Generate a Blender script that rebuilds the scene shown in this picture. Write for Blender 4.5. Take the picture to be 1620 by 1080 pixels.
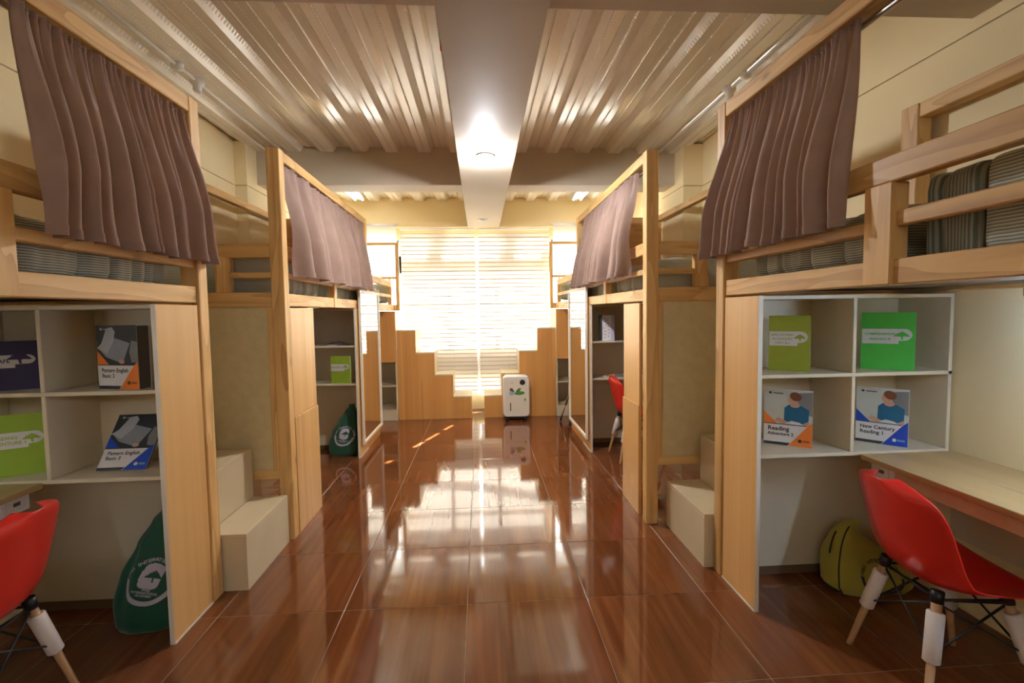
import bpy, math, random
from mathutils import Vector, Matrix, noise as mnoise
random.seed(7)
SC = bpy.context.scene
for o in list(bpy.data.objects):
    bpy.data.objects.remove(o)
COL = SC.collection
PI = math.pi

# ------------------------------------------------------------------ camera
cam_d = bpy.data.cameras.new('camera')
cam = bpy.data.objects.new('camera', cam_d)
COL.objects.link(cam)
cam_d.sensor_width = 36.0
cam_d.lens = 36.0 * 775.88 / 1620.0
cam_d.clip_start = 0.02
r_ = Vector((0.99781, -0.064325, -0.015439)); u_ = Vector((0.019285, 0.059593, 0.998036)); f_ = Vector((0.063278, 0.996148, -0.060703))
cam.matrix_world = Matrix(((r_.x, u_.x, -f_.x, 0.0), (r_.y, u_.y, -f_.y, 0.0), (r_.z, u_.z, -f_.z, 1.4468), (0, 0, 0, 1)))
SC.camera = cam

# ------------------------------------------------------------------ sky, sun, exposure
W = bpy.data.worlds.new('sky'); SC.world = W
W.use_nodes = True
wn = W.node_tree; wn.nodes.clear()
wo = wn.nodes.new('ShaderNodeOutputWorld'); wb = wn.nodes.new('ShaderNodeBackground')
wb.inputs['Color'].default_value = (0.97, 0.98, 1.0, 1.0)
wb.inputs['Strength'].default_value = 2.4
wn.links.new(wb.outputs[0], wo.inputs[0])
sun_d = bpy.data.lights.new('sun', 'SUN'); sun = bpy.data.objects.new('sun', sun_d); COL.objects.link(sun)
sun_d.energy = 15.0; sun_d.angle = math.radians(0.6); sun_d.color = (1.0, 0.95, 0.87)
sun.rotation_euler = Vector((-0.338, -0.941, -0.86)).to_track_quat('-Z', 'Y').to_euler()
sun.location = (4, 12, 9)
SC.view_settings.view_transform = 'Standard'
SC.view_settings.look = 'None'
SC.view_settings.gamma = 1.0
SC.view_settings.use_curve_mapping = False
SC.view_settings.exposure = 2.3
try:
    SC.cycles.use_denoising = True
    SC.cycles.max_bounces = 12
    SC.cycles.diffuse_bounces = 7
    SC.cycles.transmission_bounces = 8
    SC.cycles.transparent_max_bounces = 16
    SC.cycles.sample_clamp_indirect = 12.0
except Exception:
    pass

# ------------------------------------------------------------------ materials
class NT:
    def __init__(s, name):
        s.m = bpy.data.materials.new(name); s.m.use_nodes = True
        s.t = s.m.node_tree; s.t.nodes.clear()
        s.out = s.t.nodes.new('ShaderNodeOutputMaterial')
    def n(s, typ, ins=None, **kw):
        nd = s.t.nodes.new(typ)
        for k, v in kw.items(): setattr(nd, k, v)
        for k, v in (ins or {}).items():
            sk = nd.inputs[k]
            if isinstance(v, bpy.types.NodeSocket): s.t.links.new(v, sk)
            else: sk.default_value = v
        return nd
    def math(s, op, a, b=None, c=None):
        ins = {0: a}
        if b is not None: ins[1] = b
        if c is not None: ins[2] = c
        return s.n('ShaderNodeMath', ins, operation=op).outputs[0]
    def mix(s, f, a, b):
        nd = s.t.nodes.new('ShaderNodeMix'); nd.data_type = 'RGBA'
        for i, v in ((0, f), (6, a), (7, b)):
            sk = nd.inputs[i]
            if isinstance(v, bpy.types.NodeSocket): s.t.links.new(v, sk)
            else: sk.default_value = v if i == 0 else (tuple(v) + (1,) if len(v) == 3 else v)
        return nd.outputs[2]
    def coords(s, rnd=True):
        tc = s.n('ShaderNodeTexCoord').outputs['Object']
        if not rnd: return tc
        oi = s.n('ShaderNodeObjectInfo').outputs['Random']
        sc = s.n('ShaderNodeVectorMath', {0: (37.0, 23.0, 51.0)}, operation='SCALE'); s.t.links.new(oi, sc.inputs['Scale'])
        return s.n('ShaderNodeVectorMath', {0: tc, 1: sc.outputs[0]}, operation='ADD').outputs[0]
    def scale(s, v, k): return s.n('ShaderNodeVectorMath', {0: v, 1: k}, operation='MULTIPLY').outputs[0]
    def noise(s, v, scale=5.0, detail=3.0, rough=0.5): return s.n('ShaderNodeTexNoise', {'Vector': v, 'Scale': scale, 'Detail': detail, 'Roughness': rough}).outputs['Fac']
    def ramp(s, f, stops):
        nd = s.n('ShaderNodeValToRGB', {0: f}); e = nd.color_ramp.elements
        while len(e) < len(stops): e.new(0.5)
        for i, (p, c) in enumerate(stops): e[i].position = p; e[i].color = tuple(c) + (1,) if len(c) == 3 else c
        return nd.outputs[0]
    def bump(s, h, strength=0.2, dist=0.01): return s.n('ShaderNodeBump', {'Height': h, 'Strength': strength, 'Distance': dist}).outputs[0]
    def pr(s, **ins):
        nd = s.n('ShaderNodeBsdfPrincipled')
        for k, v in ins.items():
            k = k.replace('_', ' ')
            sk = nd.inputs[k]
            if isinstance(v, bpy.types.NodeSocket): s.t.links.new(v, sk)
            else:
                if k in ('Base Color', 'Emission Color') and len(v) == 3: v = tuple(v) + (1,)
                sk.default_value = v
        return nd.outputs[0]
    def done(s, sh):
        s.t.links.new(sh, s.out.inputs[0]); return s.m

def plain(name, col, rough=0.5, var=0.06, scale=6.0, metallic=0.0, bump=0.0, spec=0.5):
    t = NT(name); v = t.coords()
    f = t.noise(v, scale, 3.0)
    d = tuple(c * (1 - var) for c in col); l = tuple(min(1, c * (1 + var)) for c in col)
    c = t.ramp(f, [(0.3, d), (0.7, l)])
    kw = dict(Base_Color=c, Roughness=rough, Metallic=metallic)
    kw['Specular_IOR_Level'] = spec
    if bump: kw['Normal'] = t.bump(t.noise(v, scale * 12, 2.0), bump, 0.004)
    return t.done(t.pr(**kw))

def wood(name, axis, dark, base, light, rough=0.5, knots=True, ring=9.0, stretch=0.10):
    t = NT(name); v = t.coords()
    k = [1.0, 1.0, 1.0]; k[axis] = stretch
    s = t.scale(v, tuple(k))
    warp = t.n('ShaderNodeTexNoise', {'Vector': s, 'Scale': 5.0, 'Detail': 2.0}).outputs['Fac']
    a = t.noise(s, 22.0, 4.0, 0.6)
    rings = t.math('FRACT', t.math('MULTIPLY', warp, ring))
    g = t.math('ADD', t.math('MULTIPLY', a, 0.65), t.math('MULTIPLY', rings, 0.35))
    c = t.ramp(g, [(0.22, dark), (0.5, base), (0.78, light)])
    if knots:
        kk = [7.0, 7.0, 7.0]; kk[axis] = 2.6
        vo = t.n('ShaderNodeTexVoronoi', {'Vector': t.scale(v, tuple(kk)), 'Scale': 1.0})
        m = t.n('ShaderNodeMapRange', {0: vo.outputs['Distance'], 1: 0.03, 2: 0.12, 3: 0.85, 4: 0.0}).outputs[0]
        c = t.mix(m, c, tuple(x * 0.42 for x in dark))
        big = t.n('ShaderNodeMapRange', {0: vo.outputs['Distance'], 1: 0.08, 2: 0.34, 3: 0.35, 4: 0.0}).outputs[0]
        c = t.mix(big, c, tuple(x * 0.85 for x in dark))
    oi = t.n('ShaderNodeObjectInfo').outputs['Random']
    br = t.math('ADD', 0.9, t.math('MULTIPLY', oi, 0.2))
    hs = t.n('ShaderNodeHueSaturation', {'Color': c, 'Value': br})
    return t.done(t.pr(Base_Color=hs.outputs[0], Roughness=rough, Normal=t.bump(a, 0.12, 0.003)))

M = {}
PD, PB, PL = (0.50, 0.27, 0.085), (0.69, 0.415, 0.145), (0.77, 0.50, 0.20)
M['pine_x'] = wood('pine along x', 0, PD, PB, PL)
M['pine_y'] = wood('pine along y', 1, PD, PB, PL)
M['pine_z'] = wood('pine along z', 2, PD, PB, PL)
M['lam'] = wood('honey birch laminate', 2, (0.62, 0.345, 0.115), (0.71, 0.415, 0.15), (0.77, 0.48, 0.19), 0.42, False, 3.0, 0.02)
M['lam_far'] = wood('orange laminate', 2, (0.64, 0.30, 0.078), (0.74, 0.365, 0.10), (0.80, 0.42, 0.13), 0.42, False, 3.0, 0.02)
M['headboard'] = wood('orange plywood', 0, (0.42, 0.20, 0.06), (0.52, 0.27, 0.085), (0.58, 0.32, 0.11), 0.5, False, 5.0)
M['desktop'] = wood('desk laminate', 1, (0.40, 0.25, 0.10), (0.48, 0.31, 0.13), (0.53, 0.36, 0.16), 0.35, False, 5.0)
M['dowel'] = wood('beech dowel', 2, (0.40, 0.22, 0.10), (0.50, 0.29, 0.14), (0.56, 0.34, 0.17), 0.5, False, 4.0)
M['mel'] = plain('cream melamine', (0.66, 0.58, 0.42), 0.42, 0.03)
M['edge'] = plain('pale edge band', (0.78, 0.72, 0.60), 0.45, 0.03)
M['fill'] = plain('cream infill board', (0.62, 0.51, 0.28), 0.6, 0.06, 18.0)
M['step'] = plain('cream step laminate', (0.62, 0.52, 0.34), 0.4, 0.03)
M['wall'] = plain('cream wall paint', (0.84, 0.70, 0.40), 0.75, 0.03, 2.0, bump=0.03)
M['wallline'] = plain('wall groove', (0.42, 0.33, 0.18), 0.8)
M['beam'] = plain('beam paint', (0.56, 0.48, 0.36), 0.6, 0.03, 2.0, spec=0.3)
M['white'] = plain('white plastic', (0.80, 0.78, 0.74), 0.35, 0.02)
M['frame_white'] = plain('white window frame', (0.75, 0.73, 0.68), 0.4, 0.02)
M['black'] = plain('black plastic', (0.012, 0.012, 0.013), 0.4, 0.1)
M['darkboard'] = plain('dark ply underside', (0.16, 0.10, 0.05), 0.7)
M['chrome'] = plain('brushed steel', (0.62, 0.61, 0.60), 0.25, 0.04, metallic=1.0)
M['grout'] = plain('pale grout', (0.36, 0.27, 0.20), 0.6)
M['red'] = plain('red moulded plastic', (0.62, 0.022, 0.012), 0.34, 0.03)
M['sleeve'] = plain('white foam sleeve', (0.70, 0.64, 0.60), 0.8, 0.05)
M['wire'] = plain('black wire', (0.01, 0.01, 0.01), 0.45)
M['paper'] = plain('book pages', (0.72, 0.70, 0.72), 0.7, 0.04, 40.0)
M['concrete'] = plain('pale outdoor paving', (0.55, 0.52, 0.47), 0.8)
M['outdoor'] = plain('outdoor steel', (0.25, 0.24, 0.22), 0.5)
for k, c in dict(navy=(0.022, 0.012, 0.075), lime=(0.30, 0.46, 0.035), green=(0.07, 0.50, 0.06), olive=(0.30, 0.36, 0.03), bandwhite=(0.66, 0.64, 0.66), printwhite=(0.68, 0.65, 0.64),  # olive is a green cover with its shade put into the colour
                 orange=(0.78, 0.20, 0.025), blue=(0.012, 0.065, 0.46), ink=(0.03, 0.03, 0.035), photo_dark=(0.03, 0.034, 0.038), photo_pale=(0.50, 0.52, 0.46), photo_page=(0.25, 0.27, 0.31), photo_page2=(0.40, 0.42, 0.46), photo_grey=(0.20, 0.20, 0.20),
                 hair=(0.19, 0.065, 0.025), skin=(0.55, 0.31, 0.20), teal=(0.012, 0.13, 0.24), greycover=(0.10, 0.10, 0.10), logo=(0.52, 0.50, 0.58), leaf=(0.06, 0.26, 0.045), leaf2=(0.20, 0.40, 0.08), purple=(0.22, 0.14, 0.34), lavender=(0.48, 0.46, 0.66), tapered=(0.8, 0.05, 0.02), skyblue=(0.25, 0.45, 0.65)).items():
    M[k] = plain('print ' + k, c, 0.45, 0.04, 20.0)
M['stickwhite'] = M['bandwhite']

def fabric(name, col, transl=0.3, rough=0.85):
    t = NT(name); v = t.coords()
    w = t.noise(v, 300.0, 1.0)
    c = t.ramp(t.noise(v, 9.0, 3.0), [(0.3, tuple(x * 0.93 for x in col)), (0.7, tuple(min(1, x * 1.07) for x in col))])
    p = t.pr(Base_Color=c, Roughness=rough, Sheen_Weight=0.25, Normal=t.bump(w, 0.08, 0.002))
    if transl:
        tr = t.n('ShaderNodeBsdfTranslucent', {'Color': c})
        p = t.n('ShaderNodeMixShader', {0: transl, 1: p, 2: tr.outputs[0]}).outputs[0]
    return t.done(p)
M['curtain'] = fabric('mauve brown curtain cloth', (0.43, 0.29, 0.235), 0.32)
M['bag_green'] = fabric('dark green nylon', (0.006, 0.085, 0.045), 0.0, 0.5)
M['bag_yellow'] = fabric('olive yellow nylon', (0.46, 0.40, 0.05), 0.0, 0.6)

def stripes(name, axis, period, a, b):
    t = NT(name); v = t.coords(False)
    sx = t.n('ShaderNodeSeparateXYZ', {0: v})
    wob = t.math('MULTIPLY', t.noise(v, 6.0, 2.0), period * 0.9)
    x = t.math('ADD', sx.outputs[axis], wob)
    s = t.math('SINE', t.math('MULTIPLY', x, 2 * PI / period))
    f = t.n('ShaderNodeMapRange', {0: s, 1: -0.35, 2: 0.35, 3: 0.0, 4: 1.0}).outputs[0]
    c = t.mix(f, a, b)
    return t.done(t.pr(Base_Color=c, Roughness=0.9, Sheen_Weight=0.2, Normal=t.bump(t.noise(v, 30.0, 3.0), 0.25, 0.01)))
M['quilt_h'] = stripes('grey green quilt striped lengthwise', 2, 0.0092, (0.21, 0.24, 0.205), (0.58, 0.56, 0.46))
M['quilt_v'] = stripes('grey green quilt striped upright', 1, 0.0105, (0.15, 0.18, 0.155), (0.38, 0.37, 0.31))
M['quilt_p'] = plain('grey green quilt lining', (0.36, 0.39, 0.33), 0.9, 0.1)

def tile_mat():
    t = NT('wood print floor tile'); v0 = t.coords(False); v = t.coords(True)
    sx = t.n('ShaderNodeSeparateXYZ', {0: v0})
    oi = t.n('ShaderNodeObjectInfo').outputs['Random']
    wob = t.math('MULTIPLY', t.noise(t.scale(v, (1, 0.15, 1)), 6.0, 1.0), 0.012)
    pl = t.math('FLOOR', t.math('DIVIDE', t.math('ADD', sx.outputs[0], wob), 0.1497))
    key = t.n('ShaderNodeCombineXYZ', {0: pl, 1: t.math('MULTIPLY', oi, 91.0), 2: 0.3}).outputs[0]
    wn_ = t.n('ShaderNodeTexWhiteNoise', {'Vector': key})
    g = t.noise(t.scale(v, (1, 0.05, 1)), 30.0, 3.0, 0.5)
    g2 = t.noise(t.scale(v, (1, 0.08, 1)), 9.0, 2.0, 0.5)
    gg = t.math('ADD', t.math('MULTIPLY', g, 0.55), t.math('MULTIPLY', g2, 0.45))
    c = t.ramp(gg, [(0.28, (0.115, 0.033, 0.011)), (0.50, (0.178, 0.055, 0.018)), (0.72, (0.245, 0.082, 0.028))])
    val = t.math('ADD', 0.84, t.math('MULTIPLY', wn_.outputs['Value'], 0.32))
    hs = t.n('ShaderNodeHueSaturation', {'Color': c, 'Value': val})
    return t.done(t.pr(Base_Color=hs.outputs[0], Roughness=0.06, Specular_IOR_Level=0.8))
M['tile'] = tile_mat()

def deck_mat():
    t = NT('cream enamelled steel deck'); v = t.coords(False)
    sx = t.n('ShaderNodeSeparateXYZ', {0: v})
    u = t.math('FRACT', t.math('DIVIDE', t.math('ADD', sx.outputs[0], 1.115), 0.3235))
    dots = t.math('MAXIMUM', t.math('SINE', t.math('MULTIPLY', sx.outputs[1], 2 * PI / 0.03)), 0.0)
    mk = None
    for r in (0.10, 0.29, 0.60, 0.80):
        q = t.n('ShaderNodeMapRange', {0: t.math('ABSOLUTE', t.math('SUBTRACT', u, r)), 1: 0.012, 2: 0.035, 3: 1.0, 4: 0.0}).outputs[0]
        mk = q if mk is None else t.math('ADD', mk, q)
    h = t.math('MULTIPLY', mk, dots)
    wav = t.noise(t.scale(v, (1, 0.3, 1)), 3.5, 2.0)
    b1 = t.bump(h, 0.6, 0.006)
    nb = t.n('ShaderNodeBump', {'Height': wav, 'Strength': 0.07, 'Distance': 0.02, 'Normal': b1})
    return t.done(t.pr(Base_Color=(0.86, 0.795, 0.67), Roughness=0.17, Specular_IOR_Level=0.9, Normal=nb.outputs[0]))
M['deck'] = deck_mat()

def blind_mat(name, col, tr):
    t = NT(name)
    d = t.n('ShaderNodeBsdfDiffuse', {'Color': tuple(col) + (1,)}); x = t.n('ShaderNodeBsdfTranslucent', {'Color': tuple(col) + (1,)})
    return t.done(t.n('ShaderNodeMixShader', {0: tr, 1: d.outputs[0], 2: x.outputs[0]}).outputs[0])
M['blind'] = blind_mat('woven blind cloth', (0.88, 0.86, 0.83), 0.5)
M['blind_edge'] = blind_mat('overlap shade edge', (0.72, 0.61, 0.47), 0.03)  # near-opaque tan edge puts the shade of the slat overlaps into the cloth
M['roller'] = blind_mat('white roller cloth', (0.90, 0.90, 0.90), 0.6)

def glass_mat():
    t = NT('window glass')
    g = t.n('ShaderNodeBsdfGlossy', {'Color': (1, 1, 1, 1), 'Roughness': 0.01}); x = t.n('ShaderNodeBsdfTransparent', {'Color': (0.95, 0.97, 0.96, 1)})
    lw = t.n('ShaderNodeLayerWeight', {'Blend': 0.5})
    fr = t.math('ADD', t.math('MULTIPLY', t.math('POWER', lw.outputs['Facing'], 5.0), 0.8), 0.04)
    return t.done(t.n('ShaderNodeMixShader', {0: fr, 1: x.outputs[0], 2: g.outputs[0]}).outputs[0])
M['glass'] = glass_mat()
M['mirror'] = plain('mirror glass', (0.86, 0.87, 0.86), 0.012, 0.0, metallic=1.0)
def emit(name, col, st):
    t = NT(name); return t.done(t.n('ShaderNodeEmission', {'Color': tuple(col) + (1,), 'Strength': st}).outputs[0])
M['bulb'] = emit('lit cool bulb', (0.88, 0.92, 1.0), 520.0)
M['downlight_disc'] = emit('added warm glow disc', (1.0, 0.93, 0.82), 300.0)  # extra glow beside the bulb, added to send more light down the aisle
M['tube_lit'] = emit('lit cool tube', (0.50, 0.68, 1.0), 24.0)
M['tube_dim'] = emit('dim cool tube', (0.80, 0.88, 1.0), 6.0)
M['tube_far'] = emit('lit daylight tube', (0.86, 0.92, 1.0), 3.0)
M['tube_warm'] = emit('lit warm tube', (1.0, 0.86, 0.66), 8.0)

# ------------------------------------------------------------------ geometry
class G:
    def __init__(s): s.v = []; s.f = []; s.mi = []; s.sm = []
    def add(s, vs, fs, mi=0, smooth=False):
        b = len(s.v); s.v += [tuple(p) for p in vs]
        for f in fs: s.f.append(tuple(b + i for i in f)); s.mi.append(mi); s.sm.append(smooth)
        return s
    def box(s, x0, x1, y0, y1, z0, z1, c=0.002, mi=0):
        if x0 > x1: x0, x1 = x1, x0
        if y0 > y1: y0, y1 = y1, y0
        if z0 > z1: z0, z1 = z1, z0
        c = min(c, (x1 - x0) * .3, (y1 - y0) * .3, (z1 - z0) * .3)
        if c <= 0:
            vs = [(x, y, z) for x in (x0, x1) for y in (y0, y1) for z in (z0, z1)]
            return s.add(vs, [(0, 1, 3, 2), (4, 6, 7, 5), (0, 4, 5, 1), (2, 3, 7, 6), (0, 2, 6, 4), (1, 5, 7, 3)], mi)
        vs = []; idx = {}
        X = (x0, x1); Y = (y0, y1); Z = (z0, z1)
        for i in (0, 1):
            for j in (0, 1):
                for k in (0, 1):
                    sx, sy, sz = (1 - 2 * i) * c, (1 - 2 * j) * c, (1 - 2 * k) * c
                    for a, p in enumerate(((X[i], Y[j] + sy, Z[k] + sz), (X[i] + sx, Y[j], Z[k] + sz), (X[i] + sx, Y[j] + sy, Z[k]))):
                        idx[i, j, k, a] = len(vs); vs.append(p)
        fs = []
        cx = Vector(((x0 + x1) / 2, (y0 + y1) / 2, (z0 + z1) / 2))
        def q(*ks):
            l = [idx[k] for k in ks]
            p = [Vector(vs[i]) for i in l]
            n = (p[1] - p[0]).cross(p[2] - p[0])
            if n.dot(sum(p, Vector()) / len(p) - cx) < 0: l.reverse()
            fs.append(tuple(l))
        for i in (0, 1):
            q((i, 0, 0, 0), (i, 1, 0, 0), (i, 1, 1, 0), (i, 0, 1, 0))
            q((0, i, 0, 1), (1, i, 0, 1), (1, i, 1, 1), (0, i, 1, 1))
            q((0, 0, i, 2), (1, 0, i, 2), (1, 1, i, 2), (0, 1, i, 2))
            for j in (0, 1):
                q((i, j, 0, 0), (i, j, 1, 0), (i, j, 1, 1), (i, j, 0, 1))
                q((i, 0, j, 0), (i, 1, j, 0), (i, 1, j, 2), (i, 0, j, 2))
                q((0, i, j, 1), (1, i, j, 1), (1, i, j, 2), (0, i, j, 2))
                for k in (0, 1): q((i, j, k, 0), (i, j, k, 1), (i, j, k, 2))
        return s.add(vs, fs, mi)
    def tube(s, pts, rad, n=10, mi=0, cap=True):
        P = [Vector(p) for p in pts]; R = rad if isinstance(rad, (list, tuple)) else [rad] * len(P)
        vs = []; prev = None
        for i, p in enumerate(P):
            d = (P[min(i + 1, len(P) - 1)] - P[max(i - 1, 0)]).normalized()
            if prev is None: a = d.orthogonal().normalized()
            else: a = (prev - d * prev.dot(d)).normalized()
            prev = a; b = d.cross(a)
            for k in range(n):
                t = 2 * PI * k / n; vs.append(p + (a * math.cos(t) + b * math.sin(t)) * R[i])
        fs = [(i * n + k, i * n + (k + 1) % n, (i + 1) * n + (k + 1) % n, (i + 1) * n + k) for i in range(len(P) - 1) for k in range(n)]
        s.add(vs, fs, mi, True)
        if cap:
            b = len(s.v) - len(vs)
            for base in (0, (len(P) - 1) * n):
                l = [b + base + k for k in range(n)]
                if base == 0: l.reverse()
                s.f.append(tuple(l)); s.mi.append(mi); s.sm.append(False)
        return s
    def prism(s, poly, to3, d0, d1, mi=0):
        n = len(poly)
        vs = [to3(a, b, d0) for a, b in poly] + [to3(a, b, d1) for a, b in poly]
        fs = [tuple(range(n - 1, -1, -1)), tuple(range(n, 2 * n))] + [(i, (i + 1) % n, n + (i + 1) % n, n + i) for i in range(n)]
        return s.add(vs, fs, mi)
    def grid(s, fn, nu, nv, mi=0, closed_u=False, smooth=True, flip=False):
        vs = [fn(i / (nu if closed_u else nu - 1), j / (nv - 1)) for j in range(nv) for i in range(nu)]
        fs = []
        for j in range(nv - 1):
            for i in range(nu if closed_u else nu - 1):
                q = (j * nu + i, j * nu + (i + 1) % nu, (j + 1) * nu + (i + 1) % nu, (j + 1) * nu + i)
                fs.append(q[::-1] if flip else q)
        return s.add(vs, fs, mi, smooth)
    def lathe(s, prof, c=(0, 0, 0), n=24, mi=0, smooth=True):
        vs = [(c[0] + r * math.cos(2 * PI * k / n), c[1] + r * math.sin(2 * PI * k / n), c[2] + z) for r, z in prof for k in range(n)]
        fs = [(i * n + k, i * n + (k + 1) % n, (i + 1) * n + (k + 1) % n, (i + 1) * n + k) for i in range(len(prof) - 1) for k in range(n)]
        return s.add(vs, fs, mi, smooth)
    def build(s, name, mats, parent=None, local=False):
        me = bpy.data.meshes.new(name)
        off = Vector((0, 0, 0))
        if parent is not None and not local:
            q = parent
            while q is not None: off += q.location; q = q.parent
        me.from_pydata([tuple(Vector(p) - off) for p in s.v] if off.length else s.v, [], s.f)
        if not isinstance(mats, (list, tuple)): mats = [mats]
        for m in mats: me.materials.append(m)
        me.polygons.foreach_set('material_index', s.mi); me.polygons.foreach_set('use_smooth', s.sm)
        me.update()
        o = bpy.data.objects.new(name, me); COL.objects.link(o)
        if parent is not None: o.parent = parent
        return o

def thing(name, label, cat, loc=(0, 0, 0), rz=0.0, group=None):
    o = bpy.data.objects.new(name, None); COL.objects.link(o)
    o.empty_display_size = 0.1
    o.location = loc; o.rotation_euler = (0, 0, rz)
    o['label'] = label; o['category'] = cat
    if group: o['group'] = group
    return o
def tag(o, label, cat, group=None):
    o['label'] = label; o['category'] = cat
    if group: o['group'] = group
    return o
def struct(o): o['kind'] = 'structure'; return o
def bx(name, m, parent, *b, c=0.002): return G().box(*b, c=c).build(name, M[m] if isinstance(m, str) else m, parent)
def sx(s, a, b): return (s * a, s * b)   # a mirrored x interval

_tc = {}
def text_geo(txt, size, align='LEFT'):
    """(verts 2d, faces) of a line of lettering"""
    cu = bpy.data.curves.new('t', 'FONT'); cu.body = txt; cu.size = size; cu.align_x = align; cu.resolution_u = 2; cu.offset = size * 0.026
    o = bpy.data.objects.new('t', cu); COL.objects.link(o)
    me = bpy.data.meshes.new_from_object(o.evaluated_get(bpy.context.evaluated_depsgraph_get()))
    vs = [(v.co.x, v.co.y) for v in me.vertices]; fs = [tuple(p.vertices) for p in me.polygons]
    bpy.data.objects.remove(o); bpy.data.curves.remove(cu); bpy.data.meshes.remove(me)
    return vs, fs

# ================================================================== SETTING
XL, XR, YB, YF, ZC = -2.30, 2.262, 7.32, -3.05, 3.07
GZ = 2.685
# floor: base with tiles laid in it
floor = struct(bx('floor', 'grout', None, XL - .15, XR + .15, YF - .15, YB + .2, -0.12, -0.0015, c=0))
tile_cache = {}
for i in range(-5, 5):
    for j in range(-10, 11):
        x0, x1 = -0.0915 + .6 * i + .0013, -0.0915 + .6 * (i + 1) - .0013
        y0, y1 = 1.767 + .6 * j + .0013, 1.767 + .6 * (j + 1) - .0013
        x0, x1 = max(x0, XL + .002), min(x1, XR - .002); y0, y1 = max(y0, YF + .002), min(y1, YB - .002)
        if x1 - x0 < .02 or y1 - y0 < .02: continue
        k = (round(x1 - x0, 3), round(y1 - y0, 3))
        if k not in tile_cache:
            o = G().box(0, x1 - x0, 0, y1 - y0, -0.008, 0.0, c=0.0012).build('tile', M['tile'], floor, local=True)
            tile_cache[k] = o
        else:
            o = tile_cache[k].copy(); COL.objects.link(o); o.parent = floor
        o.location = (x0, y0, 0)
        o.rotation_euler = (random.uniform(-.0005, .0005), random.uniform(-.0003, .0003), 0)
# ceiling slab with profiled deck sheets
ceil = struct(bx('ceiling', 'beam', None, XL - .15, XR + .15, YF - .15, YB + .2, 3.126, 3.25, c=0))
P = 0.3235
def deck_prof(x):     # one rib pitch from left foot of low flange
    z0, z1 = ZC, ZC + .05
    return [(x, z0), (x + .056, z0), (x + .0625, z0 + .005), (x + .069, z0), (x + .125, z0), (x + .163, z1), (x + .215, z1), (x + .224, z1 - .006), (x + .233, z1), (x + .2855, z1)]
k = -4
x = -1.115 - .125 - 4 * P
sheets = []
while x < XR:
    pts = []
    for i in range(3): pts += deck_prof(x + i * P)
    pts.append((x + 3 * P, ZC))
    pts = [(max(XL, min(XR, a)), b) for a, b in pts if XL - .05 < a < XR + .05]
    if len(pts) > 2:
        n = len(pts); g = G()
        vs = [(a, YF, b) for a, b in pts] + [(a, YB, b) for a, b in pts] + [(a, YF, b + .003) for a, b in pts] + [(a, YB, b + .003) for a, b in pts]
        fs = [(i, n + i, n + i + 1, i + 1) for i in range(n - 1)] + [(2 * n + i, 2 * n + i + 1, 3 * n + i + 1, 3 * n + i) for i in range(n - 1)]
        fs += [(0, 2 * n, 3 * n, n), (n - 1, 2 * n - 1, 4 * n - 1, 3 * n - 1)]
        g.add(vs, fs); g.build('deck_sheet', M['deck'], ceil)
    x += 3 * P
# walls
def side_wall(name, xi, s):
    g = G()
    g.box(xi, xi + s * .15, YF, YB, 0, GZ - .004, c=0).box(xi, xi + s * .15, YF, YB, GZ + .004, 3.126, c=0).box(xi + s * .006, xi + s * .15, YF, YB, GZ - .004, GZ + .004, c=0, mi=1)
    return struct(g.build(name, [M['wall'], M['wallline']]))
side_wall('wall_left', XL, -1); side_wall('wall_right', XR, 1)
# pilasters carrying the cross beams, with the same groove
for s, xi in ((-1, XL), (1, XR)):
    for (y0, y1) in ((4.90, 5.50),):
        p = .20 if s > 0 else .11
        g = G(); a, b = xi - s * p, xi
        g.box(a, b, y0, y1, 0, GZ - .004, c=.004).box(a, b, y0, y1, GZ + .004, 3.1, c=.004).box(a + s * .006, b, y0 + .006, y1 - .006, GZ - .004, GZ + .004, c=0, mi=1)
        struct(g.build('pilaster', [M['wall'], M['wallline']]))
# beams
struct(bx('ceiling_beam', 'beam', None, -.156, .296, YF, 7.26, 2.654, 3.126, c=.004))
struct(bx('ceiling_beam', 'beam', None, XL, XR, 5.12, 5.42, 2.745, 3.126, c=.004))
struct(bx('ceiling_beam', 'beam', None, XL, XR, 1.86, 2.18, 2.745, 3.126, c=.004))
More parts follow.
